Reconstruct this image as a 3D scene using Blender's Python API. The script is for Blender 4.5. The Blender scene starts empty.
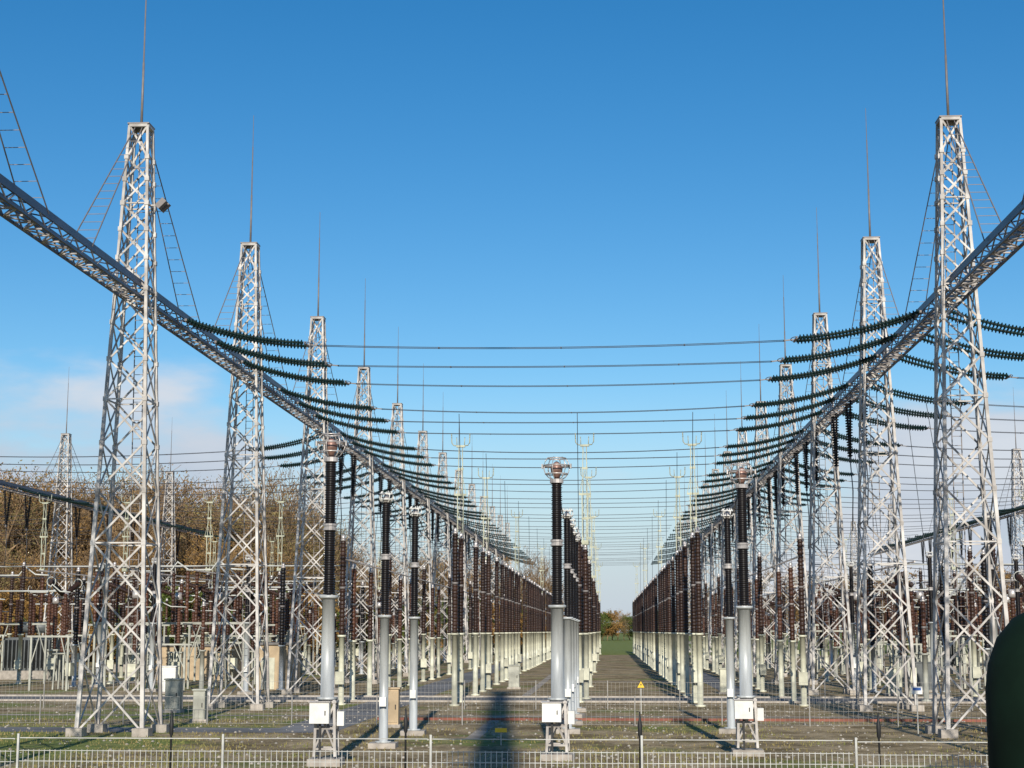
import bpy, math, random
from mathutils import Vector, Matrix
random.seed(7)
R = math.radians
scene = bpy.context.scene
COL = scene.collection

# ------------------------------------------------------------ materials
def mat(name, col, rough=0.6, metal=0.0, var=0.15, scale=3.0, col2=None, bump=0.0, rnd=0.1, stretch=None, spec=0.5):
    m = bpy.data.materials.new(name); m.use_nodes = True
    nt = m.node_tree; n = nt.nodes; l = nt.links
    b = n["Principled BSDF"]
    b.inputs["Roughness"].default_value = rough
    b.inputs["Metallic"].default_value = metal
    b.inputs["Specular IOR Level"].default_value = spec
    tc = n.new("ShaderNodeTexCoord")
    no = n.new("ShaderNodeTexNoise"); no.inputs["Scale"].default_value = scale
    no.inputs["Detail"].default_value = 6
    if stretch:
        mp = n.new("ShaderNodeMapping"); mp.inputs["Scale"].default_value = stretch
        l.new(tc.outputs["Object"], mp.inputs["Vector"]); l.new(mp.outputs[0], no.inputs["Vector"])
    else:
        l.new(tc.outputs["Object"], no.inputs["Vector"])
    rp = n.new("ShaderNodeValToRGB")
    rp.color_ramp.elements[0].position = 0.35; rp.color_ramp.elements[1].position = 0.65
    c2 = col2 if col2 else tuple(c*(1-var) for c in col)
    c1 = col if col2 else tuple(min(1, c*(1+var*0.5)) for c in col)
    rp.color_ramp.elements[0].color = (*c2, 1); rp.color_ramp.elements[1].color = (*c1, 1)
    l.new(no.outputs["Fac"], rp.inputs[0])
    oi = n.new("ShaderNodeObjectInfo")
    mr = n.new("ShaderNodeMapRange"); mr.inputs[3].default_value = 1-rnd; mr.inputs[4].default_value = 1+rnd
    l.new(oi.outputs["Random"], mr.inputs[0])
    hs = n.new("ShaderNodeHueSaturation"); l.new(mr.outputs[0], hs.inputs["Value"]); l.new(rp.outputs[0], hs.inputs["Color"])
    l.new(hs.outputs[0], b.inputs["Base Color"])
    if bump:
        bp = n.new("ShaderNodeBump"); bp.inputs["Strength"].default_value = bump
        l.new(no.outputs["Fac"], bp.inputs["Height"]); l.new(bp.outputs[0], b.inputs["Normal"])
    return m

M_GALV = mat("galvanised_steel", (0.56,0.53,0.49), 0.55, 0.05, 0.3, 1.4, col2=(0.27,0.245,0.22))
M_FRAME = mat("aged_frame_steel", (0.38,0.38,0.32), 0.6, 0.1, 0.3, 1.6)
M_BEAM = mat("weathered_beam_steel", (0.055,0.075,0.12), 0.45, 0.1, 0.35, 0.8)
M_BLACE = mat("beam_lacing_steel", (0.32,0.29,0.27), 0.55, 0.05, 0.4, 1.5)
M_ROD = mat("rod_steel", (0.20,0.18,0.17), 0.6, 0.2)
M_CONC = mat("concrete", (0.38,0.34,0.29), 0.9, 0, 0.25, 4, bump=0.2)
M_GREEN = mat("green_glazed_insulator", (0.004,0.021,0.021), 0.5, 0, 0.4, 2, spec=.25)
M_BROWN = mat("brown_glazed_porcelain", (0.036,0.018,0.012), 0.4, 0, 0.4, 2, spec=.35, rnd=.3)
M_RUST = mat("red_brown_porcelain", (0.070,0.030,0.017), 0.4, 0, 0.4, 2, spec=.35, rnd=.45)
M_BLACK = mat("dark_insulator", (0.010,0.008,0.008), 0.35, 0, 0.4, 2, spec=.35)
M_GREYTUBE = mat("painted_grey_tube", (0.50,0.52,0.51), 0.45, 0.1, 0.3, 1.5, stretch=(3,3,0.4))
M_PALE = mat("pale_green_painted_steel", (0.56,0.55,0.42), 0.5, 0, 0.3, 1.5, rnd=.25)
M_PANTO = mat("pantograph_aluminium", (0.40,0.41,0.30), 0.5, 0.1, 0.25, 2)
M_WHITE = mat("white_painted_box", (0.74,0.73,0.68), 0.5, 0, 0.12, 3)
M_ALU = mat("bright_aluminium", (0.50,0.46,0.43), 0.35, 0.4, 0.4, 3)
M_HEAD = mat("copper_tinted_head", (0.38,0.22,0.17), 0.4, 0.3, 0.5, 4)
M_BUS = mat("white_busbar", (0.55,0.55,0.50), 0.5, 0.1, 0.15, 1)
M_WIRE = mat("conductor_wire", (0.05,0.055,0.065), 0.5, 0.3, 0.1, 1)
M_FENCE = mat("zinc_fence_wire", (0.44,0.44,0.41), 0.6, 0.1, 0.3, 2)
M_FDARK = mat("fence_post_steel", (0.28,0.27,0.25), 0.6, 0.2, 0.2, 2)
M_DGREEN = mat("dark_green_paint", (0.004,0.015,0.008), 0.85, 0, 0.2, 2, spec=.15)
M_TAN = mat("tan_render", (0.46,0.35,0.22), 0.85, 0, 0.2, 1.5)
M_DKEQ = mat("dark_grey_enamel", (0.10,0.11,0.11), 0.5, 0, 0.3, 1.5)
M_ROOF = mat("grey_roof", (0.15,0.14,0.13), 0.8)
M_YEL = mat("yellow_sign", (0.75,0.48,0.02), 0.5, 0, 0.05)
M_BLK = mat("black_paint", (0.015,0.015,0.015), 0.6)
M_RED = mat("red_brown_paint", (0.26,0.09,0.06), 0.8, 0, 0.5, 0.5)
M_BLUE = mat("blue_sign", (0.03,0.12,0.4), 0.5)
M_ASPH = mat("asphalt", (0.17,0.165,0.16), 0.9, 0, 0.45, 0.3, bump=0.1)
M_SLAB = mat("concrete_slabs", (0.34,0.29,0.23), 0.9, 0, 0.5, 0.7)
M_BARK = mat("bark", (0.28,0.185,0.10), 0.9, 0, 0.4, 1)
M_STONE = mat("grey_stone", (0.36,0.33,0.28), 0.9, 0, 0.4, 4)
def leafmat(name, a, b):
    m = mat(name, a, 0.8, 0, 0.2, 0.45, col2=b, rnd=0.25, spec=0.1); return m
M_LEAF = [leafmat("leaf_brown", (0.31,0.20,0.09), (0.18,0.115,0.055)),
          leafmat("leaf_olive", (0.24,0.19,0.075), (0.13,0.11,0.045)),
          leafmat("leaf_orange", (0.38,0.22,0.07), (0.22,0.13,0.045)),
          leafmat("leaf_green", (0.13,0.16,0.04), (0.06,0.085,0.022))]
M_GRASSB = leafmat("grass_blade", (0.15,0.165,0.05), (0.26,0.20,0.09))

# ------------------------------------------------------------ mesh builder
class MB:
    def __init__(s): s.v=[]; s.f=[]; s.m=[]; s.s=[]; s.mats=[]
    def mi(s, m):
        if m not in s.mats: s.mats.append(m)
        return s.mats.index(m)
    def strut(s, p, q, w, h=None, mt=None, w2=None):
        h = h or w; p=Vector(p); q=Vector(q); d=(q-p)
        if d.length<1e-5: return
        d.normalize(); up=Vector((0,0,1)) if abs(d.z)<0.95 else Vector((0,1,0))
        a=d.cross(up).normalized(); b=a.cross(d).normalized()
        k=len(s.v); r=(w2/w) if w2 else 1
        for c,t in ((p,1),(q,r)):
            for x,y in ((-1,-1),(1,-1),(1,1),(-1,1)):
                s.v.append(tuple(c+a*(x*w*t/2)+b*(y*h*t/2)))
        i=s.mi(mt)
        for f in ((0,1,2,3),(7,6,5,4),(0,4,5,1),(1,5,6,2),(2,6,7,3),(3,7,4,0)):
            s.f.append(tuple(k+x for x in f)); s.m.append(i); s.s.append(False)
    def box(s, c, sz, mt):
        c=Vector(c); s.strut(c-Vector((0,sz[1]/2,0)), c+Vector((0,sz[1]/2,0)), sz[0], sz[2], mt)
    def lathe(s, o, d, prof, seg, mt, smooth=True):
        o=Vector(o); d=Vector(d).normalized(); up=Vector((0,0,1)) if abs(d.z)<0.9 else Vector((1,0,0))
        a=d.cross(up).normalized(); b=d.cross(a).normalized(); k=len(s.v); i=s.mi(mt)
        for (t,r) in prof:
            for j in range(seg):
                an=2*math.pi*j/seg
                s.v.append(tuple(o+d*t+(a*math.cos(an)+b*math.sin(an))*r))
        for p in range(len(prof)-1):
            for j in range(seg):
                j2=(j+1)%seg
                s.f.append((k+p*seg+j,k+p*seg+j2,k+(p+1)*seg+j2,k+(p+1)*seg+j)); s.m.append(i); s.s.append(smooth)
        s.f.append(tuple(k+j for j in reversed(range(seg)))); s.m.append(i); s.s.append(False)
        e=k+(len(prof)-1)*seg
        s.f.append(tuple(e+j for j in range(seg))); s.m.append(i); s.s.append(False)
    def tube(s, path, r, mt, seg=5, closed=False):
        path=[Vector(p) for p in path]; k=len(s.v); i=s.mi(mt); n=len(path)
        for q,p in enumerate(path):
            if closed: d=path[(q+1)%n]-path[q-1]
            else: d=path[min(q+1,n-1)]-path[max(q-1,0)]
            d.normalize(); up=Vector((0,0,1)) if abs(d.z)<0.9 else Vector((1,0,0))
            a=d.cross(up).normalized(); b=d.cross(a).normalized()
            rr = r[q] if isinstance(r,(list,tuple)) else r
            for j in range(seg):
                an=2*math.pi*j/seg; s.v.append(tuple(p+(a*math.cos(an)+b*math.sin(an))*rr))
        for q in range(n if closed else n-1):
            q2=(q+1)%n
            for j in range(seg):
                j2=(j+1)%seg
                s.f.append((k+q*seg+j,k+q*seg+j2,k+q2*seg+j2,k+q2*seg+j)); s.m.append(i); s.s.append(True)
        if not closed:
            s.f.append(tuple(k+j for j in reversed(range(seg)))); s.m.append(i); s.s.append(False)
            s.f.append(tuple(k+(n-1)*seg+j for j in range(seg))); s.m.append(i); s.s.append(False)
    def face(s, pts, mt):
        k=len(s.v); s.v+= [tuple(p) for p in pts]; s.f.append(tuple(range(k,k+len(pts)))); s.m.append(s.mi(mt)); s.s.append(False)
    def mesh(s, name):
        me=bpy.data.meshes.new(name); me.from_pydata(s.v,[],s.f)
        for m in s.mats: me.materials.append(m)
        me.polygons.foreach_set("material_index", s.m); me.polygons.foreach_set("use_smooth", s.s)
        me.update(); return me

def tag(o, label, cat, group=None, kind=None):
    if label: o["label"]=label
    if cat: o["category"]=cat
    if group: o["group"]=group
    if kind: o["kind"]=kind
def ob(name, me, loc=(0,0,0), rot=0.0, parent=None):
    o=bpy.data.objects.new(name, me); COL.objects.link(o)
    if parent: o.parent=parent
    o.location=loc; o.rotation_euler=(0,0,rot); return o
def thing(name, parts, loc, label, cat, group=None, rot=0.0, scale=None):
    e=ob(name, None, loc, rot); e.empty_display_size=0.3
    if scale: e.scale=scale
    for p in parts:
        ob(p[0], p[1], p[2] if len(p)>2 else (0,0,0), p[3] if len(p)>3 else 0.0, e)
    tag(e,label,cat,group); return e

# ------------------------------------------------------------ world
w = bpy.data.worlds.new("World"); scene.world=w; w.use_nodes=True
nt=w.node_tree; n=nt.nodes; l=nt.links
bg=n["Background"]
sky=n.new("ShaderNodeTexSky"); sky.sky_type='NISHITA'; sky.sun_disc=False
EL=25.0
sky.sun_elevation=R(EL); sky.sun_rotation=R(176.5); sky.air_density=1.0; sky.dust_density=0.2; sky.ozone_density=2.5
tc=n.new("ShaderNodeTexCoord"); sep=n.new("ShaderNodeSeparateXYZ"); l.new(tc.outputs["Generated"], sep.inputs[0])
def math_(op,a,b=None,c=None):
    m=n.new("ShaderNodeMath"); m.operation=op
    for i,x in enumerate((a,b,c)):
        if x is None: continue
        if isinstance(x,(int,float)): m.inputs[i].default_value=x
        else: l.new(x,m.inputs[i])
    return m.outputs[0]
def mr_(src,a,b,c,d,smooth=False):
    m=n.new("ShaderNodeMapRange")
    if smooth: m.interpolation_type='SMOOTHSTEP'
    for i,x in enumerate((a,b,c,d)): m.inputs[i+1].default_value=x
    l.new(src,m.inputs[0]); return m.outputs[0]
mp=n.new("ShaderNodeMapping"); mp.inputs["Scale"].default_value=(3.0,3.0,9.0); mp.inputs["Location"].default_value=(2.3,0.6,0.4)
l.new(tc.outputs["Generated"], mp.inputs[0])
no=n.new("ShaderNodeTexNoise"); no.inputs["Scale"].default_value=2.2; no.inputs["Detail"].default_value=9; no.inputs["Roughness"].default_value=0.5
l.new(mp.outputs[0], no.inputs["Vector"])
ab=math_('ABSOLUTE', math_('ADD', sep.outputs[0], 0.03))
az=mr_(ab,0.10,0.22,-0.16,0.24)
cl=mr_(math_('ADD',no.outputs["Fac"],az),0.42,0.66,0,1,True)
hg=mr_(math_('MULTIPLY_ADD',no.outputs["Fac"],-0.16,sep.outputs[2]),0.070,0.034,0,1,True)
fac=math_('MULTIPLY',math_('MULTIPLY',cl,hg),0.9)
hs=n.new("ShaderNodeHueSaturation"); hs.inputs["Saturation"].default_value=1.40; hs.inputs["Value"].default_value=1.12; l.new(sky.outputs[0], hs.inputs["Color"])
hz=mr_(sep.outputs[2],0.17,0.0,0.0,0.9,True)
mh=n.new("ShaderNodeMixRGB"); l.new(hz,mh.inputs[0]); l.new(hs.outputs[0],mh.inputs[1]); mh.inputs[2].default_value=(5.0,5.9,7.2,1)
cc=n.new("ShaderNodeValToRGB"); cc.color_ramp.elements[0].position=.35; cc.color_ramp.elements[1].position=.62
cc.color_ramp.elements[0].color=(5.1/8,5.7/8,6.8/8,1); cc.color_ramp.elements[1].color=(6.9/8,7.2/8,7.8/8,1); l.new(no.outputs["Fac"],cc.inputs[0])
cm=n.new("ShaderNodeMixRGB"); cm.blend_type='MULTIPLY'; cm.inputs[0].default_value=1; l.new(cc.outputs[0],cm.inputs[1]); cm.inputs[2].default_value=(8,8,8,1)
mx=n.new("ShaderNodeMixRGB"); l.new(fac, mx.inputs[0]); l.new(mh.outputs[0], mx.inputs[1]); l.new(cm.outputs[0],mx.inputs[2])
l.new(mx.outputs[0], bg.inputs[0]); bg.inputs[1].default_value=0.10

sd=bpy.data.lights.new("sun","SUN"); sd.energy=5.0; sd.angle=R(0.5); sd.color=(1,0.93,0.82)
so=bpy.data.objects.new("sun",sd); COL.objects.link(so)
dv=Vector((-0.062,1,0)).normalized()*math.cos(R(EL)); dv.z=-math.sin(R(EL))
so.rotation_euler=dv.to_track_quat('-Z','Y').to_euler(); so.location=(10,-40,60)

# ------------------------------------------------------------ ground
def ground_mat():
    m=bpy.data.materials.new("gravel_and_grass"); m.use_nodes=True
    nt=m.node_tree; n=nt.nodes; l=nt.links; b=n["Principled BSDF"]; b.inputs["Roughness"].default_value=0.95; b.inputs["Specular IOR Level"].default_value=0.15
    tc=n.new("ShaderNodeTexCoord"); sp=n.new("ShaderNodeSeparateXYZ"); l.new(tc.outputs["Object"], sp.inputs[0])
    def noise(sc, det=6, rough=.6):
        x=n.new("ShaderNodeTexNoise"); x.inputs["Scale"].default_value=sc; x.inputs["Detail"].default_value=det; x.inputs["Roughness"].default_value=rough
        l.new(tc.outputs["Object"], x.inputs["Vector"]); return x
    def ramp(src, p0, c0, p1, c1):
        r=n.new("ShaderNodeValToRGB"); r.color_ramp.elements[0].position=p0; r.color_ramp.elements[1].position=p1
        r.color_ramp.elements[0].color=(*c0,1); r.color_ramp.elements[1].color=(*c1,1); l.new(src, r.inputs[0]); return r
    def mapr(src,a,b_,c,d,sm=False):
        x=n.new("ShaderNodeMapRange")
        if sm: x.interpolation_type='SMOOTHSTEP'
        for i,v in enumerate((a,b_,c,d)): x.inputs[i+1].default_value=v
        l.new(src,x.inputs[0]); return x.outputs[0]
    def mth(op,a,b_,c=None):
        x=n.new("ShaderNodeMath"); x.operation=op
        for i,v in enumerate((a,b_,c)):
            if v is None: continue
            if isinstance(v,(int,float)): x.inputs[i].default_value=v
            else: l.new(v,x.inputs[i])
        return x.outputs[0]
    a=ramp(noise(0.30,14,.82).outputs[0],.43,(0.17,0.125,0.062),.57,(0.44,0.345,0.21))
    fine=ramp(noise(4,5,.8).outputs[0],.35,(0.52,0.52,0.53),.65,(1.3,1.28,1.24))
    mul=n.new("ShaderNodeMixRGB"); mul.blend_type='MULTIPLY'; mul.inputs[0].default_value=1; l.new(a.outputs[0],mul.inputs[1]); l.new(fine.outputs[0],mul.inputs[2])
    g=ramp(noise(1.2,8,.75).outputs[0],.38,(0.10,0.135,0.025),.62,(0.24,0.26,0.075))
    far=mapr(sp.outputs[1],258,275,0,.6)
    lf=mapr(sp.outputs[0],-11,-18,.02,.17)
    fr=mapr(sp.outputs[1],74,88,1,.35)
    lf2=mth('MULTIPLY',lf,fr)
    s2=mth('ADD',mth('ADD',noise(0.12,5,.6).outputs[0],far),lf2)
    s3=mth('MULTIPLY_ADD',noise(1.0,9,.8).outputs[0],.45,s2)
    gf=mapr(s3,.77,.94,0,1,True)
    mx=n.new("ShaderNodeMixRGB"); l.new(gf,mx.inputs[0]); l.new(mul.outputs[0],mx.inputs[1]); l.new(g.outputs[0],mx.inputs[2])
    l.new(mx.outputs[0], b.inputs["Base Color"])
    bp=n.new("ShaderNodeBump"); bp.inputs["Strength"].default_value=.5; bp.inputs["Distance"].default_value=.07
    l.new(noise(7,4,.7).outputs[0], bp.inputs["Height"]); l.new(bp.outputs[0], b.inputs["Normal"])
    return m
M_GROUND=ground_mat()
mb=MB(); mb.face([(-2500,-400,0),(2500,-400,0),(2500,4000,0),(-2500,4000,0)], M_GROUND)
tag(ob("ground",mb.mesh("ground")),"brown gravel and grass ground of the substation yard","ground",kind="structure")
def strip(name,x0,x1,y0,y1,z,mt,label):
    mb=MB(); mb.face([(x0,y0,z),(x1,y0,z),(x1,y1,z),(x0,y1,z)],mt)
    tag(ob(name,mb.mesh(name)),label,"road" if name=="road" else "path",kind="structure")
strip("road",-90,80,88,94,0.004,M_ASPH,"dark asphalt service road crossing the yard")
strip("road",-13.0,-10.4,64.2,87.8,0.004,M_ASPH,"grey track joining the service road")
strip("road",-13.0,-10.4,94.2,255,0.004,M_ASPH,"asphalt lane running between equipment rows")
strip("road",7.2,9.0,94.2,255,0.004,M_ASPH,"asphalt lane running between equipment rows")
strip("road",-70,-10.4,61.2,64.2,0.004,M_ASPH,"grey worn track through gravel and grass")
strip("path",-60,50,73.0,73.9,0.008,M_SLAB,"concrete slab path over the cable trench")
strip("path",-5.1,-4.6,58,72.9,0.004,M_SLAB,"concrete cable trench cover strip")
strip("path",-5.1,-4.6,94.2,255,0.004,M_SLAB,"concrete cable trench cover strip")
for y0 in range(104,250,20):
    strip("path",-9,6,y0,y0+.7,0.008,M_SLAB,"concrete trench cover strip crossing the aisle")
for y in (87.9,94.1):
    mb=MB(); mb.box((-5,y,0.03),(170,0.16,0.14),M_CONC); tag(ob("kerb",mb.mesh("kerb")),"concrete kerb beside the service road","kerb",kind="structure")
mb=MB(); mb.box((10,70.2,0.05),(40,0.12,0.11),M_RED); tag(ob("kerb",mb.mesh("red_kerb")),"low red-brown painted edging across the gravel","kerb",kind="structure")

# ------------------------------------------------------------ lattice tower
H=23.45; BZ=16.85; WB=2.45; WT=.72
def tw(z): return WB+(WT-WB)*z/H
def build_tower():
    mb=MB(); zs=[0.15]
    while zs[-1]<H-0.9: zs.append(zs[-1]+tw(zs[-1])*1.02)
    zs[-1]=H
    def c(z,i): 
        h=tw(z)/2; return Vector(((-h,h,h,-h)[i],(-h,-h,h,h)[i],z))
    for i in range(4):
        mb.strut(c(0.1,i),c(H,i),0.145,0.145,M_GALV,w2=0.10)
    for q,(a,b) in enumerate(zip(zs[:-1],zs[1:])):
        for i in range(4):
            j=(i+1)%4
            mb.strut(c(a,i),c(b,j),0.04,0.072,M_GALV); mb.strut(c(a,j),c(b,i),0.04,0.072,M_GALV)
            if a>0.2 and q%3==0: mb.strut(c(a,i),c(a,j),0.055,0.055,M_GALV)
    for i in range(4): mb.strut(c(H,i),c(H,(i+1)%4),0.12,0.12,M_GALV)
    mb.box((0,0,H+0.08),(.86,.86,0.05),M_ROD)
    for z in zs[1:-1]:
        for i in range(4): p=c(z,i); mb.box(p,(0.17,0.17,0.18),M_GALV)
    fr=mb.mesh("tower_frame")
    mb=MB(); mb.lathe((0,0,H+0.1),(0,0,1),[(0,.055),(2.6,.045),(2.6,.035),(5.2,.028),(5.2,.018),(6.9,.012)],8,M_ROD); rod=mb.mesh("lightning_rod")
    P=[("tower_frame",fr),("lightning_rod",rod)]
    mb=MB(); mb.box((0,0,0.10),(0.6,0.6,0.4),M_CONC); fo=mb.mesh("foundation")
    for i in range(4): p=c(0,i); P.append(("foundation",fo,(p.x,p.y,0)))
    for s in (-1,1):
        mb=MB()
        ln=6.6 if s<0 else 8.6
        for x in (-1,1):
            mb.strut((x*.14,s*.36,H-.1),(x*.42,s*ln,BZ+.2),0.035,0.035,M_ROD)
        for k in range(1,16):
            t=k/16; y=s*(.36+(ln-.36)*t); z=H-.1+(BZ+.2-H+.1)*t; x=.14+.28*t
            mb.strut((-x,y,z),(x,y,z),0.02,0.02,M_ROD)
        P.append(("stay_ladder",mb.mesh("stay_ladder")))
    mb=MB()
    for x in (-.18,.18): mb.strut((x,WB/2+.08,1.5),(x,WT/2+.1,H-.4),0.035,0.035,M_ROD)
    for k in range(60):
        t=k/60; y=WB/2+.08+(WT/2-WB/2+.02)*t; z=1.5+(H-1.9)*t; mb.strut((-.18,y,z),(.18,y,z),.022,.022,M_ROD)
    P.append(("access_ladder",mb.mesh("access_ladder")))
    return P
TP=build_tower()
def floodlight_mesh(sx):
    mb=MB(); mb.strut((sx*.4,0,20.3),(sx*.95,0,20.3),0.05,0.05,M_GALV)
    for y in (-.22,.22):
        mb.strut((sx*.82,y,20.15),(sx*1.12,y,20.45),0.28,0.22,M_ROD)
    mb.strut((sx*.92,-.3,20.3),(sx*.92,.3,20.3),0.04,0.04,M_GALV); return mb.mesh("floodlight")
XL,XR=-18.2,13.55; T0=60; SP=19.6; NB=12
XOL,XOR=-54.5,45.0
def tower(x,y,extra=None,lab="tapered galvanised lattice tower with lightning rod in gravel"):
    parts=list(TP)
    if extra: parts.append(("floodlight",extra)); lab="galvanised lattice tower with lightning rod and floodlights"
    return thing("lattice_tower",parts,(x,y,0),lab,"lattice tower","gantry towers of the switchyard")
for k in range(-1,NB+1):
    y=T0+SP*k
    tower(XL,y,floodlight_mesh(1) if k==0 else None); tower(XR-(.08 if k==0 else 0),y+(1.0 if k==0 else .7))
for k in (5,7,9,11): tower(XOL,T0+SP*k)
for k in (6,8,10,12): tower(XOR,T0+SP*k)

# ------------------------------------------------------------ gantry beam
def build_beam(L):
    mb=MB(); W=.38; Z0=-.32; Z1=.19
    for x in (-W,W):
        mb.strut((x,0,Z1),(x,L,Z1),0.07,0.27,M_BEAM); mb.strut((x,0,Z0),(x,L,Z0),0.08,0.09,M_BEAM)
    nn=int(L/0.85); s=L/nn
    for i in range(nn):
        y0=i*s; y1=y0+s
        for x in (-W,W):
            a,b=(Z0,Z1) if i%2==0 else (Z1,Z0)
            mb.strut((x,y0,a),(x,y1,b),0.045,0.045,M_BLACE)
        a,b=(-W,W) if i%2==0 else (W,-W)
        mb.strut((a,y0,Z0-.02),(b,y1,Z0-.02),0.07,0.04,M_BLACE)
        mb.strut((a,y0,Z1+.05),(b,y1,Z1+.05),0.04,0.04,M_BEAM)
        mb.strut((-W,y0,Z0),(W,y0,Z0),0.07,0.05,M_BLACE)
    return mb.mesh("gantry_beam")
BM=build_beam(SP-0.01)
def beam(x,y): tag(ob("gantry_beam",BM,(x,y,BZ)),"steel lattice girder spanning between lattice towers","gantry beam","lattice girders carrying the insulator strings")
for k in range(-1,NB): beam(XL,T0+SP*k); beam(XR,T0+SP*k)
for k in range(4,11): beam(XOL,T0+SP*k); beam(XOR,T0+SP*k)

# ------------------------------------------------------------ insulator strings
def spath(t,L=4.95,drop=1.02):
    return Vector((L*t,0,-drop*(1.75*t-.75*t*t)))
def chain_mesh(mt,name,path,nd,r,seg,y0,y1,th=1.0):
    mb=MB(); 
    P=lambda t: path(t)+Vector((0,y0+(y1-y0)*t,0))
    mb.tube([P(i/8) for i in range(9)],0.06,mt,5)
    for i in range(nd):
        t=(i+.5)/nd; p=P(t); d=(P(min(1,t+.01))-P(t-.01)).normalized()
        mb.lathe(p-d*.05,d,[(0,.05),(.015,r*.6),(.045*th,r),(.075*th,r*.97),(.10*th,.06)],seg,mt)
    return mb.mesh(name)
CH1=chain_mesh(M_GREEN,"insulator_chain",spath,34,.138,10,-.50,-.38,.85)
CH2=chain_mesh(M_GREEN,"insulator_chain",spath,34,.138,10,.50,.38,.85)
mb=MB(); e=spath(1)
mb.box((e.x+.08,0,e.z-.02),(.08,.9,.07),M_ROD); mb.strut((e.x+.1,0,e.z),(e.x+.55,0,e.z-.05),.06,.05,M_ROD)
mb.tube([(e.x+.05+.22*math.sin(a),-.55*math.cos(a),e.z+.02) for a in [math.pi*i/8 for i in range(0,9)]],.018,M_ROD,5)
YK=mb.mesh("yoke_plate")
mb=MB(); mb.box((-.05,0,0),(.1,1.1,.1),M_ROD); mb.strut((-.3,0,0.05),(0,0,0),.08,.08,M_ROD); BR=mb.mesh("hanger_bracket")
CHF=chain_mesh(M_GREEN,"insulator_string",spath,22,.17,6,-.25,.25)
def string(x,y,sgn):
    rot=0 if sgn>0 else math.pi
    loc=(x+sgn*.6,y,BZ-.05)
    if y<175:
        thing("insulator_string",[("insulator_chain",CH1),("insulator_chain",CH2),("yoke_plate",YK),("hanger_bracket",BR)],loc,
              "double string of dark green insulator discs on the gantry","insulator string","tension insulator strings along the gantries",rot)
    else:
        o=ob("insulator_string",CHF,loc,rot); tag(o,"double string of dark green insulator discs on the gantry","insulator string","tension insulator strings along the gantries")
ENDX=.6+4.95+.55; ENDZ=BZ-.05-1.02-.05
def wire_mesh(x0,x1,z0,z1,sag,tw=.14,r=.0145,n=16):
    mb=MB()
    for s in (-tw,tw):
        mb.tube([(x0+(x1-x0)*i/n, s, z0+(z1-z0)*i/n-4*sag*(i/n)*(1-i/n)) for i in range(n+1)],r,M_WIRE,4)
    for i in range(1,4):
        t=i/4+.013*i; zz=z0-4*sag*t*(1-t); mb.strut((x0+(x1-x0)*t,-tw,zz),(x0+(x1-x0)*t,tw,zz),.045,.045,M_ROD)
    mb.strut((x0,-tw,z0),(x0,tw,z0),.04,.04,M_ROD); mb.strut((x1,-tw,z1),(x1,tw,z1),.04,.04,M_ROD)
    return mb.mesh("overhead_conductor")
WIS=[wire_mesh(XL+ENDX,XR-ENDX,ENDZ,ENDZ,s) for s in (.14,.20,.28)]
WR=wire_mesh(XR+ENDX,XOR-ENDX,ENDZ,ENDZ,.35)
WLo=wire_mesh(XOL+ENDX,XL-ENDX,ENDZ,ENDZ,.35)
WLOUT=wire_mesh(XOL-30,XOL-ENDX,ENDZ,ENDZ,.3)
def wire(me,y): tag(ob("overhead_conductor",me,(0,y,0)),"twin dark overhead conductor strung between gantries","overhead wire","overhead conductors crossing the yard")
PH=(6.0,11.2,16.6)
vpath=lambda t: Vector((0,0,-3.1*t))
V1=chain_mesh(M_BLACK,"insulator_chain",vpath,20,.15,8,-.7,-.06)
V2=chain_mesh(M_BLACK,"insulator_chain",vpath,20,.15,8,.7,.06)
mb=MB(); mb.box((0,0,-3.2),(.1,.35,.2),M_ROD); mb.tube([(0,0,-3.25),(.1,0,-5),(.0,0,-7.2)],.03,M_WIRE,4); VC=mb.mesh("suspension_clamp")
def vstring(x,y):
    thing("suspension_insulator",[("insulator_chain",V1),("insulator_chain",V2),("suspension_clamp",VC)],(x,y,BZ-.4),
          "dark V-shaped suspension insulators hanging below a gantry girder","suspension insulator","suspension insulators below the gantries")
for k in range(NB):
    for p in PH:
        y=T0+SP*k+p
        string(XL,y,1); string(XR,y,-1); wire(random.choice(WIS),y)
        string(XR,y,1); wire(WR,y)
        if k>=2: string(XL,y,-1); wire(WLo,y)
        if k>=2 and y<230: vstring(XL,y-1.5)
        if k>=1 and y<230: vstring(XR,y-1.5)
        if 4<=k<9:
            string(XOL,y,1); vstring(XOL,y-1.5)
            wire(WLOUT,y)
        if 5<=k<9: string(XOR,y,-1); vstring(XOR,y-1.5)

# ------------------------------------------------------------ insulator columns
def sheds(z0,z1,rc,rs,step):
    n_=int((z1-z0)/step); p=[(z0,rc)]
    for i in range(n_):
        z=z0+(z1-z0)*(i+.5)/n_; r=rs if i%2==0 else rs*.9
        p+=[(z-step*.32,rc),(z-step*.08,r),(z+step*.04,r),(z+step*.3,rc)]
    p.append((z1,rc)); return p
def one(name,fn):
    mb=MB(); fn(mb); return (name,mb.mesh(name))
def cage(mb,zc,Rr,rb,rings=(-.5,.15,.7),nv=6,mt=M_ALU):
    for q in rings:
        z=zc+Rr*q; r=Rr*math.sqrt(1-q*q)
        mb.tube([(r*math.cos(2*math.pi*i/18),r*math.sin(2*math.pi*i/18),z) for i in range(18)],rb,mt,6,True)
    for a in range(nv):
        an=a*2*math.pi/nv+.3; ca,sa=math.cos(an),math.sin(an)
        mb.tube([(Rr*math.sin(t)*ca,Rr*math.sin(t)*sa,zc-Rr*math.cos(t)) for t in [.35+i*.35 for i in range(7)]],rb*.8,mt,5)
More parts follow.
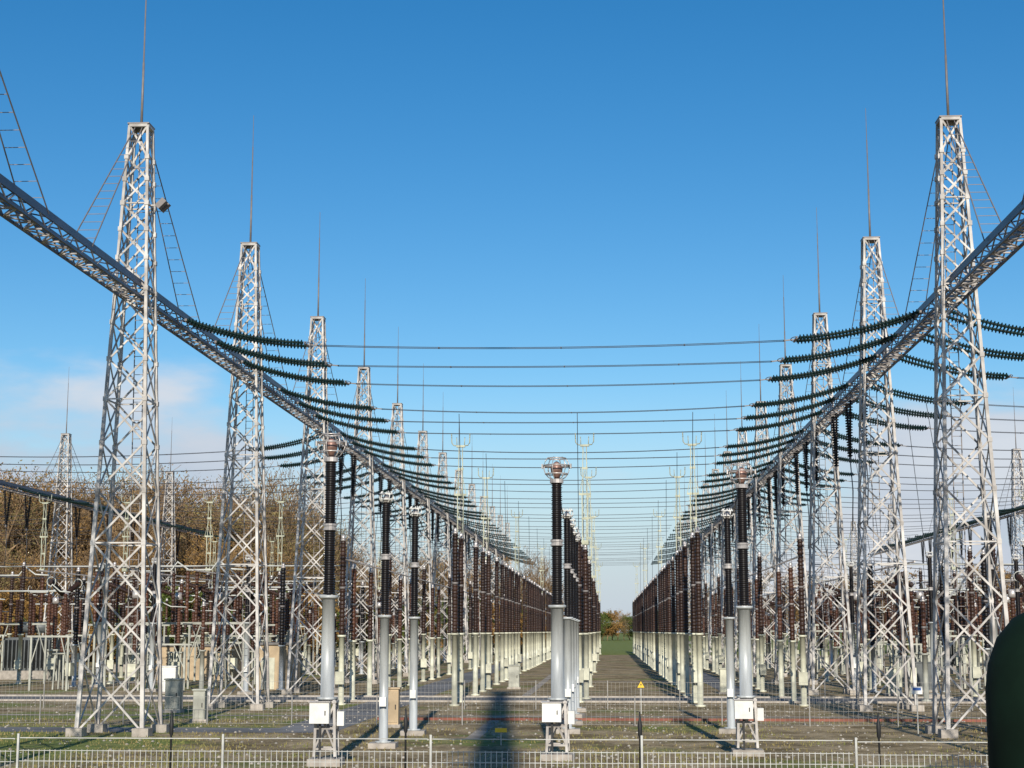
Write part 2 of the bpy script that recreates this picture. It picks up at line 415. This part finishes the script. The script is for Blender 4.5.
def build_ct():
    P=[]
    mb=MB()
    for x in (-1,1):
        for y in (-1,1):
            mb.strut((x*.30,y*.30,.25),(x*.25,y*.25,1.75),.075,.075,M_GALV)
    for z in (.45,1.0,1.7):
        for a,b in (((-1,-1),(1,-1)),((1,-1),(1,1)),((1,1),(-1,1)),((-1,1),(-1,-1))):
            mb.strut((a[0]*.28,a[1]*.28,z),(b[0]*.28,b[1]*.28,z),.06,.06,M_GALV)
    for s in (-1,1):
        mb.strut((-.29,s*.29,.45),(.26,s*.26,1.65),.05,.05,M_GALV); mb.strut((.29,s*.29,.45),(-.26,s*.26,1.65),.05,.05,M_GALV)
        mb.strut((s*.29,-.29,.45),(s*.26,.26,1.65),.05,.05,M_GALV)
    P.append(("pedestal",mb.mesh("pedestal")))
    P.append(one("foundation",lambda m:m.box((0,0,.06),(.95,.95,.26),M_CONC)))
    P.append(one("support_tube",lambda m:m.lathe((0,0,1.76),(0,0,1),[(0,.29),(.06,.29),(.06,.195),(2.74,.19),(2.74,.27),(2.82,.27)],20,M_GREYTUBE)))
    P.append(one("insulator",lambda m:m.lathe((0,0,0),(0,0,1),sheds(4.6,6.38,.145,.185,.065),16,M_BLACK)))
    P.append(one("insulator",lambda m:m.lathe((0,0,0),(0,0,1),sheds(6.54,8.3,.14,.178,.065),16,M_BLACK)))
    P.append(one("flange",lambda m:m.lathe((0,0,6.37),(0,0,1),[(0,.2),(.05,.2),(.05,.17),(.12,.17),(.12,.2),(.18,.2)],14,M_ALU,False)))
    P.append(one("flange",lambda m:m.lathe((0,0,8.28),(0,0,1),[(0,.21),(.12,.21)],14,M_ALU,False)))
    mb=MB(); mb.lathe((0,0,8.40),(0,0,1),[(0,.08),(.12,.10),(.20,.17),(.34,.19),(.46,.13),(.54,.05)],16,M_HEAD)
    mb.lathe((-.44,0,8.80),(1,0,0),[(0,.03),(.88,.03)],8,M_ALU)
    for x in (-.44,.44): mb.box((x,0,8.80),(.04,.12,.14),M_ALU)
    P.append(("transformer_head",mb.mesh("transformer_head")))
    mb=MB(); cage(mb,8.76,.40,.020)
    P.append(("corona_ring",mb.mesh("corona_ring")))
    mb=MB(); mb.box((-.12,-.47,1.42),(.56,.3,.56),M_WHITE); mb.box((-.12,-.47,1.715),(.62,.38,.03),M_ALU); mb.box((.05,-.63,1.42),(.03,.025,.12),M_BLK)
    mb.strut((-.12,-.42,.2),(-.12,-.42,1.14),.06,.06,M_BLK)
    P.append(("terminal_box",mb.mesh("terminal_box")))
    P.append(one("terminal_box",lambda m:m.box((.42,0,1.25),(.2,.3,.38),M_WHITE)))
    return P
CT=build_ct()
def build_arrester():
    P=[]
    P.append(one("foundation",lambda m:m.box((0,0,.06),(.9,.9,.22),M_CONC)))
    P.append(one("support_tube",lambda m:m.lathe((0,0,.17),(0,0,1),[(0,.27),(.05,.27),(.05,.15),(4.08,.15),(4.08,.22),(4.16,.22)],16,M_GREYTUBE)))
    P.append(one("insulator",lambda m:m.lathe((0,0,0),(0,0,1),sheds(4.36,6.18,.12,.16,.07),14,M_BLACK)))
    P.append(one("insulator",lambda m:m.lathe((0,0,0),(0,0,1),sheds(6.34,8.1,.115,.155,.07),14,M_BLACK)))
    P.append(one("flange",lambda m:m.lathe((0,0,6.17),(0,0,1),[(0,.17),(.05,.17),(.05,.14),(.13,.14),(.13,.17),(.18,.17)],12,M_ALU,False)))
    P.append(one("end_cap",lambda m:m.lathe((0,0,8.09),(0,0,1),[(0,.16),(.12,.16),(.2,.08),(.32,.05)],12,M_ALU)))
    mb=MB(); cage(mb,8.28,.24,.022,(-.4,.4),5,M_WHITE)
    P.append(("corona_ring",mb.mesh("corona_ring_small")))
    P.append(one("surge_counter",lambda m:m.box((0,-.24,1.5),(.22,.14,.3),M_WHITE)))
    return P
AR=build_arrester()
for x,y,s in ((-8.08,46.6,1.055),(-1.5,48.9,1.0),(4.3,51.0,1.0)):
    thing("current_transformer",CT,(x,y,0),"tall dark insulator on grey tube pedestal with white box","current transformer","instrument transformers near the fence",rot=random.uniform(-.1,.1),scale=(1,1,s))
for x,y in ((-7.4,53.6),(-7.2,60.2),(-1.5,61.6),(-1.5,67),(-1.5,72.5),(-1.5,78),(4.65,62.0),(14.9,63.5),(-22,98),(21.5,84),(19,96),(25,100),(-29,102),(-35,110),(16.5,110)):
    thing("surge_arrester",AR,(x,y,0),"slender dark surge arrester on round grey support post","surge arrester","surge arresters standing in the gravel",rot=random.uniform(-.2,.2))

def build_post(h0,h1,rs,step,mt=M_BROWN,seg=8,pr=.15,box=False,sm=M_PALE):
    P=[]; hm=(h0+h1)/2
    P.append(one("support_post",lambda m:m.lathe((0,0,0),(0,0,1),[(0,.28),(.1,.28),(.1,pr),(h0-.1,pr),(h0-.1,pr+.08),(h0,pr+.08)],10,sm)))
    P.append(one("insulator",lambda m:m.lathe((0,0,0),(0,0,1),sheds(h0,hm-.05,rs*.7,rs,step),seg,mt)))
    P.append(one("insulator",lambda m:m.lathe((0,0,0),(0,0,1),sheds(hm+.05,h1,rs*.68,rs*.95,step),seg,mt)))
    P.append(one("flange",lambda m:m.lathe((0,0,hm-.06),(0,0,1),[(0,rs*.9),(.12,rs*.9)],8,M_ROD)))
    P.append(one("end_cap",lambda m:m.lathe((0,0,h1),(0,0,1),[(0,.15),(.1,.15),(.1,.08),(.22,.12),(.32,.06)],8,M_ALU)))
    if box: P.append(one("drive_box",lambda m:m.box((0,-.3,1.4),(.45,.28,.65),sm)))
    return P
PO=build_post(3.7,8.8,.19,.17); POB=build_post(3.7,8.8,.19,.17,box=True)
PE=build_post(3.3,7.2,.17,.2,mt=M_RUST); PE2=build_post(3.6,8.5,.19,.2,box=True); PE3=build_post(2.6,5.4,.16,.2,sm=M_FRAME,mt=M_RUST); PE4=build_post(2.9,7.9,.21,.2,sm=M_GREYTUBE,mt=M_BLACK)
def build_breaker():
    P=[]
    mb=MB()
    for x in (-.45,.45):
        for y in (-.35,.35): mb.strut((x,y,0),(x*.8,y*.8,2.3),.1,.1,M_FRAME)
    mb.box((0,0,2.35),(1.0,.9,.1),M_FRAME); mb.strut((-.45,-.35,.3),(.36,-.28,2.2),.06,.06,M_FRAME); mb.strut((.45,-.35,.3),(-.36,-.28,2.2),.06,.06,M_FRAME)
    P.append(("steel_frame",mb.mesh("breaker_frame")))
    P.append(one("drive_box",lambda m:m.box((.1,-.55,1.3),(.7,.35,.85),M_PALE)))
    P.append(one("insulator",lambda m:m.lathe((0,0,0),(0,0,1),sheds(2.42,5.9,.13,.2,.2),10,M_RUST)))
    P.append(one("gear_housing",lambda m:m.lathe((0,0,5.9),(0,0,1),[(0,.2),(.1,.28),(.45,.28),(.55,.15)],12,M_ALU)))
    for s in (-1,1):
        P.append(one("interrupter",lambda m:m.lathe((s*.2,0,6.2),(s*.93,0,.36),[(t,r) for t,r in sheds(.05,2.2,.11,.18,.18)],10,M_BROWN)))
    P.append(one("corona_ring",lambda m:m.tube([(2.2,.3*math.cos(a),7.0+.3*math.sin(a)) for a in [i*math.pi/7 for i in range(14)]],.03,M_BUS,5,True)))
    P.append(one("corona_ring",lambda m:m.tube([(-2.2,.3*math.cos(a),7.0+.3*math.sin(a)) for a in [i*math.pi/7 for i in range(14)]],.03,M_BUS,5,True)))
    return P
CB=build_breaker()
def build_panto():
    P=list(build_post(3.7,8.4,.19,.2,box=True))
    mb=MB(); mb.box((0,0,8.82),(.40,.3,.24),M_PANTO)
    zz=[8.9,9.8,10.7,11.6,12.5,13.4,14.3]
    for s in (-1,1):
        mb.strut((s*.15,0,8.9),(s*.17,0,11.6),.055,.07,M_PANTO); mb.strut((s*.13,0,11.6),(s*.10,0,14.4),.04,.055,M_PANTO)
    for i,(a,b) in enumerate(zip(zz[:-1],zz[1:])):
        q=1 if i%2 else -1
        mb.strut((q*.14,0,a),(-q*.14,0,b),.025,.025,M_PANTO)
    for z,xx in ((11.6,.34),(10.2,.2),(13.1,.17)): mb.strut((-xx,0,z),(xx,0,z),.05,.12,M_PANTO)
    for s in (-1,1): mb.strut((s*.34,0,11.6),(s*.12,0,12.6),.03,.03,M_PANTO)
    P.append(("pantograph_arm",mb.mesh("pantograph_arm")))
    mb=MB(); mb.box((0,0,14.42),(.5,.16,.12),M_PANTO)
    for s in (-1,1):
        mb.tube([(s*.1,0,14.45),(s*.42,0,14.48),(s*.52,0,14.62),(s*.54,0,15.15)],.035,M_PANTO,6)
        mb.tube([(s*.22,0,14.5),(s*.24,0,14.95)],.025,M_PANTO,6)
    P.append(("contact_horn",mb.mesh("contact_horn")))
    return P
PAN=build_panto()
def build_frame(wd):
    P=[]
    mb=MB()
    for x in (-wd*.8,wd*.8):
        mb.strut((x,0,0),(x,0,3.4),.13,.13,M_FRAME)
        mb.strut((x,.0,1.6),(x*.6,0,3.4),.06,.06,M_FRAME)
    mb.strut((-wd,0,3.46),(wd,0,3.46),.14,.12,M_FRAME)
    P.append(("steel_frame",mb.mesh("steel_frame")))
    for x in (-wd*.9,-wd*.1,wd*.6):
        P.append(one("insulator",lambda m:m.lathe((x,0,0),(0,0,1),sheds(3.53,6.2,.1,.16,.2),8,M_RUST)))
    mb=MB()
    mb.tube([(-wd*.95,0,6.3),(-wd*.2,0,6.3),(0,0,6.8),(wd*.35,0,6.35),(wd*.8,0,6.3)],.05,M_BUS,6)
    P.append(("contact_arm",mb.mesh("contact_arm")))
    return P
FRS=[build_frame(1.5),build_frame(2.3)]
def vis(x,y,m=1.0): return -.40*y-1<x<.262*y+1
ROWS=(-7.9,-1.5,4.7)
for k in range(1,NB):
    ty=T0+SP*k
    for ri,x in enumerate(ROWS):
        for off in (3.5,8.0,17.0):
            if ri==1 and k==1 and off==3.5: continue
            thing("post_insulator",POB if off==8.0 else PO,(x+random.uniform(-.08,.08),ty+off,0),"brown ribbed insulator column on pale green post","post insulator","insulator columns in long rows",rot=random.uniform(-.1,.1))
        if k in (1,2,4,7,10):
            thing("pantograph_disconnector",PAN,(x+(-.5 if ri==0 else .3),ty+12.6,0),"pale pantograph arm raised above brown insulator on post","disconnector","pantograph disconnectors along the rows",rot=random.uniform(-.15,.15))
        else:
            thing("post_insulator",PO,(x,ty+12.6,0),"brown ribbed insulator column on pale green post","post insulator","insulator columns in long rows",rot=random.uniform(-.1,.1))
for k in range(0,11):
    ty=T0+SP*k
    for x in (-13.9,-21.5,-26,-30,-36,-43,-50,9.9,17,21,25,31,38):
        for i,off in enumerate((4.5,9.0,15.0)):
            y=ty+off+ (1.2 if abs(x)>20 else 0)+(random.uniform(-1.5,1.5) if abs(x)>15 else 0)
            if y<98 and x<0 and x!=-13.9: continue
            if y<84: continue
            if y>215 and i==1: continue
            if not vis(x,y): continue
            xx=x+random.uniform(-.15,.15)+(random.uniform(-.8,.8) if abs(x)>15 else 0)
            if abs(x)>15 and random.random()<.36 and y<200:
                thing("circuit_breaker",CB,(xx,y,0),"brown circuit breaker column with two slanted interrupters","circuit breaker","circuit breakers across the yard",rot=random.choice((0,1.57))+random.uniform(-.1,.1)); continue
            pa=(PE2 if i==0 else PE) if abs(x)<15 else random.choice((PE2,PE,PE3,PE4))
            thing("busbar_support",pa,(xx,y,0),"brown insulator on pale post carrying a busbar","busbar support","busbar supports across the yard",rot=random.uniform(-.2,.2))
        if k%3==0 and k>=3 and abs(x)>22 and vis(x,ty+13) and ty<220:
            thing("pantograph_disconnector",PAN,(x+3,ty+13,0),"pale pantograph arm raised above brown insulator on post","disconnector","pantograph disconnectors along the rows",rot=random.uniform(-.15,.15))
for x in (-25,-29,-35,-42,-49,18.5,23,28,36):
    for y in (104,110,116,124,131,140,147,165,188):
        if vis(x,y):
            thing("disconnector_frame",random.choice(FRS),(x+random.uniform(-1.5,1.5),y+random.uniform(-3,3),0),"grey steel frame with brown insulators and contact arm","disconnector","frame-mounted disconnectors across the yard",rot=random.uniform(-.05,.05)+random.choice((0,0,1.57)),scale=(1,1,random.choice((.85,1,1.1,1.25))))
def bus(p,q,r=.055,m=M_BUS):
    mb=MB(); mb.tube([p,q],r,m,8); tag(ob("busbar",mb.mesh("busbar")),"round pale aluminium busbar tube carried on insulators","busbar","aluminium busbars on posts")
for x,z,a,b in ((-13.9,7.6,84,260),(9.9,7.6,84,260),(17,7.6,90,240),(25,7.6,104,240),(31,7.6,124,240),(-26,7.6,100,240),(-30,7.6,100,240),(-36,7.6,100,240)):
    bus((x,a,z),(x,b,z),.05,M_ALU)
for y in (126,165): bus((-52,y,8.9),(-21,y,8.9),.05); bus((16,y,8.9),(46,y,8.9),.05)
for y,a,b,z in ((112,-44,-35,6.6),(118,-30,-23,7.0),(125,-45,-38,5.9),(140,-34,-26,7.4),(112,18,27,6.6),(138,24,34,6.4)): bus((a,y,z),(b,y,z),.06)
for x in ROWS:
    mb=MB(); pts=[]; y=83.1
    while y<270:
        for i in range(6):
            t=i/6; pts.append((x,y+4.9*t,9.1-.4*4*t*(1-t)))
        y+=4.9
    mb.tube(pts,.025,M_WIRE,4); tag(ob("overhead_conductor",mb.mesh("row_conductor")),"dark slack conductor looping along the insulator tops","overhead wire","overhead conductors crossing the yard")
def lead(p,q,sag,n_=12,r=.018):
    p=Vector(p);q=Vector(q); mb=MB(); mb.tube([p.lerp(q,i/n_)-Vector((0,0,4*sag*(i/n_)*(1-i/n_))) for i in range(n_+1)],r,M_WIRE,4)
    tag(ob("connecting_lead",mb.mesh("connecting_lead")),"thin dark lead slung between equipment terminals","wire","leads between equipment terminals")
lead((-8.08,46.6,9.3),(-7.4,53.6,8.4),.5); lead((-7.4,53.6,8.4),(-7.2,60.2,8.4),.5); lead((-7.2,60.2,8.4),(-7.9,83.1,9.1),1.2)
lead((-1.5,48.9,8.95),(-1.5,61.6,8.4),.8); lead((-1.5,61.6,8.4),(-1.5,67,8.4),.5); lead((-1.5,67,8.4),(-1.5,72.5,8.4),.5); lead((-1.5,72.5,8.4),(-1.5,78,8.4),.3); lead((-1.5,78,8.4),(-1.5,87.6,9.1),.5)
lead((4.3,51.0,8.95),(4.65,62,8.4),.7); lead((4.65,62,8.4),(4.7,83.1,9.1),1.2)
for k in range(1,9):
    for x in ROWS:
        y=T0+SP*k
        lead((x,y+PH[0],ENDZ-.3),(x,y+8.0,9.1),-.25,8)
    for x,s in ((XL+1.5,1),(XR-1.5,-1),(XR+1.5,1)):
        for p in PH[:2]:
            y=T0+SP*k+p; lead((x+s*2,y,ENDZ+.4),(x+s*random.uniform(.5,3),y-random.uniform(0,2),7.4),random.uniform(-.4,.5),10)
for y,z in ((112,8.6),(120,9.6),(128,8.9),(135,10.2),(150,9.2),(170,10.5)):
    lead((-60,y,z),(-21,y+2,z-.4),.8,16,.022); lead((16,y,z),(46,y+2,z-.4),.8,16,.022)

# ------------------------------------------------------------ fences
def build_fence(L=4.0,Ht=1.54,step=.105):
    P=[]
    mb=MB(); mb.strut((0,0,0),(0,0,1.84),.04,.04,M_FENCE); P.append(("fence_post",mb.mesh("fence_post")))
    mb=MB(); n_=int(L/step)
    for i in range(1,n_): mb.strut((i*L/n_,0,.08),(i*L/n_,0,Ht),.012,.012,M_FENCE)
    for z in (.1,.5,.93,1.32,Ht-.02): mb.strut((.03,0,z),(L-.03,0,z),.013,.013,M_FENCE)
    P.append(("wire_mesh",mb.mesh("wire_mesh")))
    mb=MB(); mb.strut((0.03,0,1.76),(L-.03,0,1.76),.016,.016,M_FENCE); P.append(("top_rail",mb.mesh("top_rail")))
    return P
FP=build_fence()
for i in range(-4,4): thing("fence_panel",FP,(.64+4.03*i,31.2,random.uniform(-.03,.0)),"grey steel wire mesh fence panel with post","fence","perimeter fence panels",rot=random.uniform(-.008,.008))
def build_fence2(L=3.5):
    P=[]
    mb=MB(); mb.strut((0,0,0),(0,0,1.4),.045,.045,M_FDARK); P.append(("fence_post",mb.mesh("fence_post")))
    mb=MB()
    for z in (.25,.8,1.32): mb.strut((.03,0,z),(L-.03,0,z),.011,.011,M_FDARK)
    for i in range(1,18): mb.strut((i*L/18,0,.25),(i*L/18,0,1.32),.008,.008,M_FDARK)
    P.append(("wire_mesh",mb.mesh("wire_mesh"))); return P
F2=build_fence2()
for i in range(-9,6): thing("inner_fence_panel",F2,(i*3.52,80,0),"low thin wire fence panel standing on gravel","fence","inner low fence panels")
for i in range(-8,6): thing("inner_fence_panel",F2,(i*3.52+1.1,66.5,-.2),"low thin wire fence panel standing on gravel","fence","inner low fence panels")

mb=MB(); mb.lathe((0,0,0),(0,0,1),[(0,.025),(1.75,.02),(1.8,.04),(2.0,.045),(2.1,.025),(2.25,.01)],8,M_BLK); MK=mb.mesh("marker_post")
for x,y in ((.62,31.8),(5.2,31.8),(-8.6,31.8),(-4.1,33)):
    tag(ob("marker_post",MK,(x,y,0)),"thin dark marker post beside the mesh fence","marker post","dark marker posts by the fence")

# ------------------------------------------------------------ cabinets, kiosk, signs, tank
def cabinet(x,y,s,mt,lab):
    mb=MB(); mb.box((0,0,.12+s[2]/2),s,mt); a=mb.mesh("cabinet_body")
    mb=MB(); mb.box((0,0,.15+s[2]),(s[0]+.12,s[1]+.12,.06),mt); b=mb.mesh("cabinet_roof")
    mb=MB(); mb.box((0,-s[1]/2-.015,.12+s[2]*.5),(s[0]*.86,.03,s[2]*.88),mt); c=mb.mesh("cabinet_door")
    mb=MB(); mb.box((s[0]*.3,-s[1]/2-.05,.12+s[2]*.5),(.04,.04,.18),M_BLK); d=mb.mesh("door_handle")
    mb=MB(); mb.box((0,0,.05),(s[0]+.2,s[1]+.2,.16),M_CONC); f=mb.mesh("foundation")
    thing("control_cabinet",[("cabinet_body",a),("cabinet_roof",b),("cabinet_door",c),("door_handle",d),("foundation",f)],(x,y,0),lab,"cabinet")
cabinet(-8.6,64.8,(.55,.5,1.4),M_TAN,"tan metal control cabinet on concrete base in gravel")
cabinet(-17.2,68,(.5,.4,1.2),M_FRAME,"small grey-green control cabinet beside a lattice tower")
cabinet(-20.5,76,(.7,.5,1.4),M_FRAME,"grey-green control cabinet on gravel")
cabinet(7.2,100,(.7,.6,1.4),M_PALE,"pale green control cabinet beside the asphalt lane")
cabinet(-6.2,108,(.7,.6,1.4),M_FRAME,"grey-green control cabinet among insulator posts")
cabinet(-27,99,(.9,.6,1.5),M_WHITE,"white control cabinet near the service road")
cabinet(17,98,(.9,.6,1.5),M_PALE,"pale green control cabinet near the service road")
cabinet(20,104,(1.2,.6,1.7),M_DKEQ,"dark grey control cabinet near the service road")
def kiosk(x,y,sx,sy,sz,lab):
    mb=MB(); mb.box((0,0,sz/2),(sx,sy,sz),M_TAN); a=mb.mesh("kiosk_wall")
    mb=MB(); mb.box((0,0,sz+.08),(sx+.3,sy+.3,.14),M_ROOF); b=mb.mesh("kiosk_roof")
    mb=MB(); mb.box((-sx*.15,-sy/2-.02,1.05),(.9,.05,2.05),M_PALE); c=mb.mesh("door")
    thing("relay_kiosk",[("wall",a),("roof",b),("door",c)],(x,y,0),lab,"kiosk")
kiosk(-22,108,2.0,4.5,2.9,"small tan rendered relay kiosk with flat roof")
kiosk(-33,128,7.0,4.0,2.6,"low beige relay building with flat grey roof")
mb=MB(); mb.box((0,0,2.0),(4.2,2.4,2.6),M_DKEQ); a=mb.mesh("transformer_tank")
mb=MB()
for i in range(12): mb.box((-1.8+i*.33,-1.55,2.0),(.08,.6,2.2),M_DKEQ)
b=mb.mesh("radiator")
mb=MB(); mb.lathe((-1.5,.3,4.1),(1,0,0),[(0,.45),(3.0,.45)],14,M_DKEQ); mb.strut((-.8,.3,3.3),(-.8,.3,3.8),.15,.15,M_DKEQ); mb.strut((.8,.3,3.3),(.8,.3,3.8),.15,.15,M_DKEQ); c=mb.mesh("conservator")
bs=[one("bushing",lambda m:m.lathe((x,-.5,0),(0,0,1),sheds(3.3,6.3,.1,.19,.2),8,M_RUST)) for x in (-1.4,0,1.4)]
mb=MB(); mb.box((0,0,.35),(5.2,3.6,.7),M_CONC); f=mb.mesh("foundation")
for x,y in ((-44,152),(-46,128),(30,150)):
    thing("power_transformer",[("transformer_tank",a),("radiator",b),("conservator",c),("foundation",f)]+bs,(x,y,0),"dark grey power transformer with radiator fins and brown bushings","transformer","power transformers in the yard")
def sign(x,y,z,kind,lab):
    mb=MB(); mb.strut((0,0,0),(0,0,z+.1),.04,.04,M_FENCE); a=mb.mesh("sign_post")
    mb=MB(); yy=-.05
    if kind=="tri":
        q=.62
        f=lambda pts,o: [(px*q,yy-o,z+pz*q) for px,pz in pts]
        mb.face(f([(-.34,-.28),(.34,-.28),(0,.32)],0),M_BLK); mb.face(f([(-.27,-.24),(.27,-.24),(0,.24)],.006),M_YEL)
        mb.face(f([(.02,.12),(-.07,-.05),(.0,-.05),(-.04,-.19),(.08,.0),(.02,.0)],.012),M_BLK)
    elif kind=="yel": mb.box((0,yy,z),(.4,.03,.14),M_YEL)
    else:
        mb.box((0,yy,z),(.4,.03,.28),M_WHITE); mb.box((0,yy-.02,z+.05),(.3,.012,.1),M_BLUE)
    b=mb.mesh("sign_board"); thing("warning_sign" if kind!="blue" else "information_sign",[("sign_post",a),("sign_board",b)],(x,y,0),lab,"sign")
sign(1.55,76,1.35,"tri","yellow triangular high voltage warning sign on post")
sign(-3.6,55,.5,"yel","small yellow marker board on a short post")
sign(11.6,62,1.6,"blue","small white and blue notice board on a post")
mb=MB(); mb.lathe((0,0,0),(0,0,1),[(0,1.15),(2.9,1.15),(3.3,1.1),(3.7,.95),(4.0,.7),(4.15,.4),(4.2,.05)],32,M_DGREEN); a=mb.mesh("tank_shell")
mb=MB(); mb.box((0,0,.06),(2.7,2.7,.2),M_CONC); b=mb.mesh("foundation")
mb=MB(); mb.lathe((0,0,4.15),(0,0,1),[(0,.2),(.12,.2),(.12,.08),(.35,.08)],12,M_DGREEN); c=mb.mesh("filler_cap")
thing("storage_tank",[("tank_shell",a),("foundation",b),("filler_cap",c)],(6.88,25,0),"dark green upright storage tank with domed top","tank")
mb=MB(); mb.lathe((0,0,0),(0,0,1),[(0,.85),(20,.75),(52,.55)],20,M_CONC); a=mb.mesh("mast_shaft")  # unseen mast, added behind the camera to throw the long shadow on the ground
mb=MB(); mb.lathe((0,0,50.5),(0,0,1),[(0,.6),(.3,.8),(1.2,.8),(1.3,.6)],20,M_ALU); b=mb.mesh("mast_collar")
thing("shadow_caster_mast",[("mast_shaft",a),("mast_collar",b)],(0.1,-8,0),"unseen tapered mast added behind the camera to cast a ground shadow","mast")

# ------------------------------------------------------------ trees
def build_tree(seed,Ht,spread,leafm,nleaf,ls,shrub=False):
    rg=random.Random(seed); tr=MB(); cr=MB(); tips=[]
    def br(p,d,L,r,lev):
        pts=[p]; q=p.copy(); dd=d.copy(); n_=4
        for i in range(n_):
            dd=(dd+Vector((rg.gauss(0,.12),rg.gauss(0,.12),rg.gauss(.04,.06)))).normalized(); q=q+dd*(L/n_); pts.append(q.copy())
        tr.tube(pts,[max(.026,r*(1-.75*i/n_)) for i in range(n_+1)],M_BARK,(7,4,3,3)[lev])
        if lev>=3: tips.append(pts[-1]); tips.append(pts[2]); return
        nb=(13,8,7)[lev] if not shrub else (12,5,3)[lev]
        for i in range(nb):
            t=rg.uniform((.05 if shrub else .22) if lev==0 else .2,1); k=min(n_-1,int(t*n_)); s=pts[k].lerp(pts[k+1],t*n_-k)
            an=rg.uniform(0,6.28); sd=Vector((math.cos(an),math.sin(an),0))
            nd=(dd*rg.uniform(.4,.8)+sd*rg.uniform(.5,1.0)*spread+Vector((0,0,.25))).normalized()
            br(s,nd,L*rg.uniform(.42,.6),r*.42,lev+1)
        tips.append(pts[-1])
    br(Vector((0,0,-.2)),Vector((0,0,1)),Ht*.66,Ht*.016,0)
    for i in range(nleaf):
        c=rg.choice(tips); rad=abs(rg.gauss(0,1.0))*Ht*.04
        v=Vector((rg.gauss(0,1),rg.gauss(0,1),rg.gauss(0,1))).normalized()*rad
        p=c+v; p.z=max(.1,p.z); a=Vector((rg.gauss(0,1),rg.gauss(0,1),rg.gauss(0,1))).normalized(); b=a.cross(Vector((rg.gauss(0,1),rg.gauss(0,1),rg.gauss(0,1)))).normalized()
        s=ls*rg.uniform(.5,1.2); cr.face([p-a*s,p+b*s*.45,p+a*s,p-b*s*.45],leafm)
    top=max(v[2] for v in tr.v)
    k=Ht/top
    for q in (tr,cr): q.v=[(v[0]*k,v[1]*k,v[2]*k) for v in q.v]
    return [("trunk",tr.mesh("trunk")),("crown",cr.mesh("crown"))]
TV=[build_tree(1,20,.8,M_LEAF[0],4200,.15),build_tree(2,20,1.0,M_LEAF[1],4800,.17),build_tree(3,20,.7,M_LEAF[0],2400,.14),build_tree(4,20,1.0,M_LEAF[2],5200,.19),
    build_tree(5,20,1.5,M_LEAF[2],7000,.38,True),build_tree(6,20,1.5,M_LEAF[3],7500,.38,True)]
TL=["brown autumn tree with thin upright twigs","olive-brown autumn tree with sparse foliage","nearly leafless tree with fine brown twigs","golden-brown autumn tree with thinning foliage",
    "yellow-orange bushy shrub beyond the switchyard","dense green bushy shrub beyond the switchyard"]
def tree(px,D,h,v=None):
    x=(px-607)/1600*D; v=random.randrange(4) if v is None else v; s=h/20
    thing("tree" if v<4 else "shrub",TV[v],(x,D,0),TL[v],"tree" if v<4 else "shrub","trees beyond the switchyard" if v<4 else "shrubs beyond the switchyard",rot=random.uniform(0,6.28),scale=(s*random.uniform(.9,1.2),s*random.uniform(.9,1.2),s))
px=-30
while px<345:
    top=random.uniform(458,500) if px<290 else random.uniform(490,522)
    D=random.uniform(215,250); tree(px,D,(631-top)/1600*D+3.8,random.choice((0,0,1,2,3))); px+=random.uniform(6,10)
px=-20
while px<560:
    D=random.uniform(200,212) if px<330 else random.uniform(262,280)
    top=random.uniform(525,575) if px<330 else random.uniform(545,590)
    tree(px,D,(631-top)/1600*D+3.8,random.choice((1,3,0,3))); px+=random.uniform(10,15)
px=-25
while px<585:
    D=random.uniform(192,199) if px<330 else random.uniform(255,262)
    tree(px,D,random.uniform(5.0,9.5),random.choice((4,4,5))); px+=random.uniform(9,16)
px=580
while px<660: D=random.uniform(640,700); tree(px,D,random.uniform(9,13),random.choice((1,4,5,3))); px+=random.uniform(4,7)
px=690
while px<1050:
    D=random.uniform(285,320); tree(px,D,(631-random.uniform(560,600))/1600*D+3.8,random.choice((0,1,0,3,4))); px+=random.uniform(11,17)

# ------------------------------------------------------------ grass
rg=random.Random(5); mb=MB()
def blade(x,y,h):
    an=rg.uniform(0,6.28); dx,dy=math.cos(an)*.022,math.sin(an)*.022; lx,ly=rg.gauss(0,.12)*h*2,rg.gauss(0,.12)*h*2
    mb.face([(x-dx,y-dy,0),(x+dx,y+dy,0),(x+lx,y+ly,h)],M_GRASSB)
for i in range(34000):
    y=rg.uniform(40,70); x=rg.uniform(-.42*y,.28*y)
    if 61<y<64.4 and x<-10: continue
    if y>64 and -13.2<x<-10.2: continue
    dens=.22+.5*math.sin(x*.7+math.sin(y*.5)*2)*math.cos(y*.6+x*.2)
    if x<-12: dens+=.3
    if rg.random()>dens: continue
    blade(x,y,rg.uniform(.03,.13))
tag(ob("grass",mb.mesh("grass")),"short dry and green grass tufts on gravel","grass",kind="stuff")
mb=MB()
for i in range(1800):
    y=rg.uniform(42,86); x=rg.uniform(-.42*y,.28*y); r=rg.uniform(.02,.07)
    mb.lathe((x,y,-.01),(rg.gauss(0,.2),rg.gauss(0,.2),1),[(0,r),(r*.7,r*.8),(r,r*.3)],5,M_STONE,False)
tag(ob("gravel",mb.mesh("gravel")),"scattered loose grey stones over the yard","gravel",kind="stuff")

# ------------------------------------------------------------ camera
cd=bpy.data.cameras.new("camera"); cd.lens=56.25; cd.sensor_width=36; cd.clip_end=6000; cd.clip_start=.1
co=bpy.data.objects.new("camera",cd); COL.objects.link(co); co.location=(0,0,3.8)
co.rotation_euler=(R(90+8.78),0,R(3.36)); scene.camera=co
scene.view_settings.view_transform='Standard'; scene.view_settings.look='None'; scene.view_settings.exposure=0
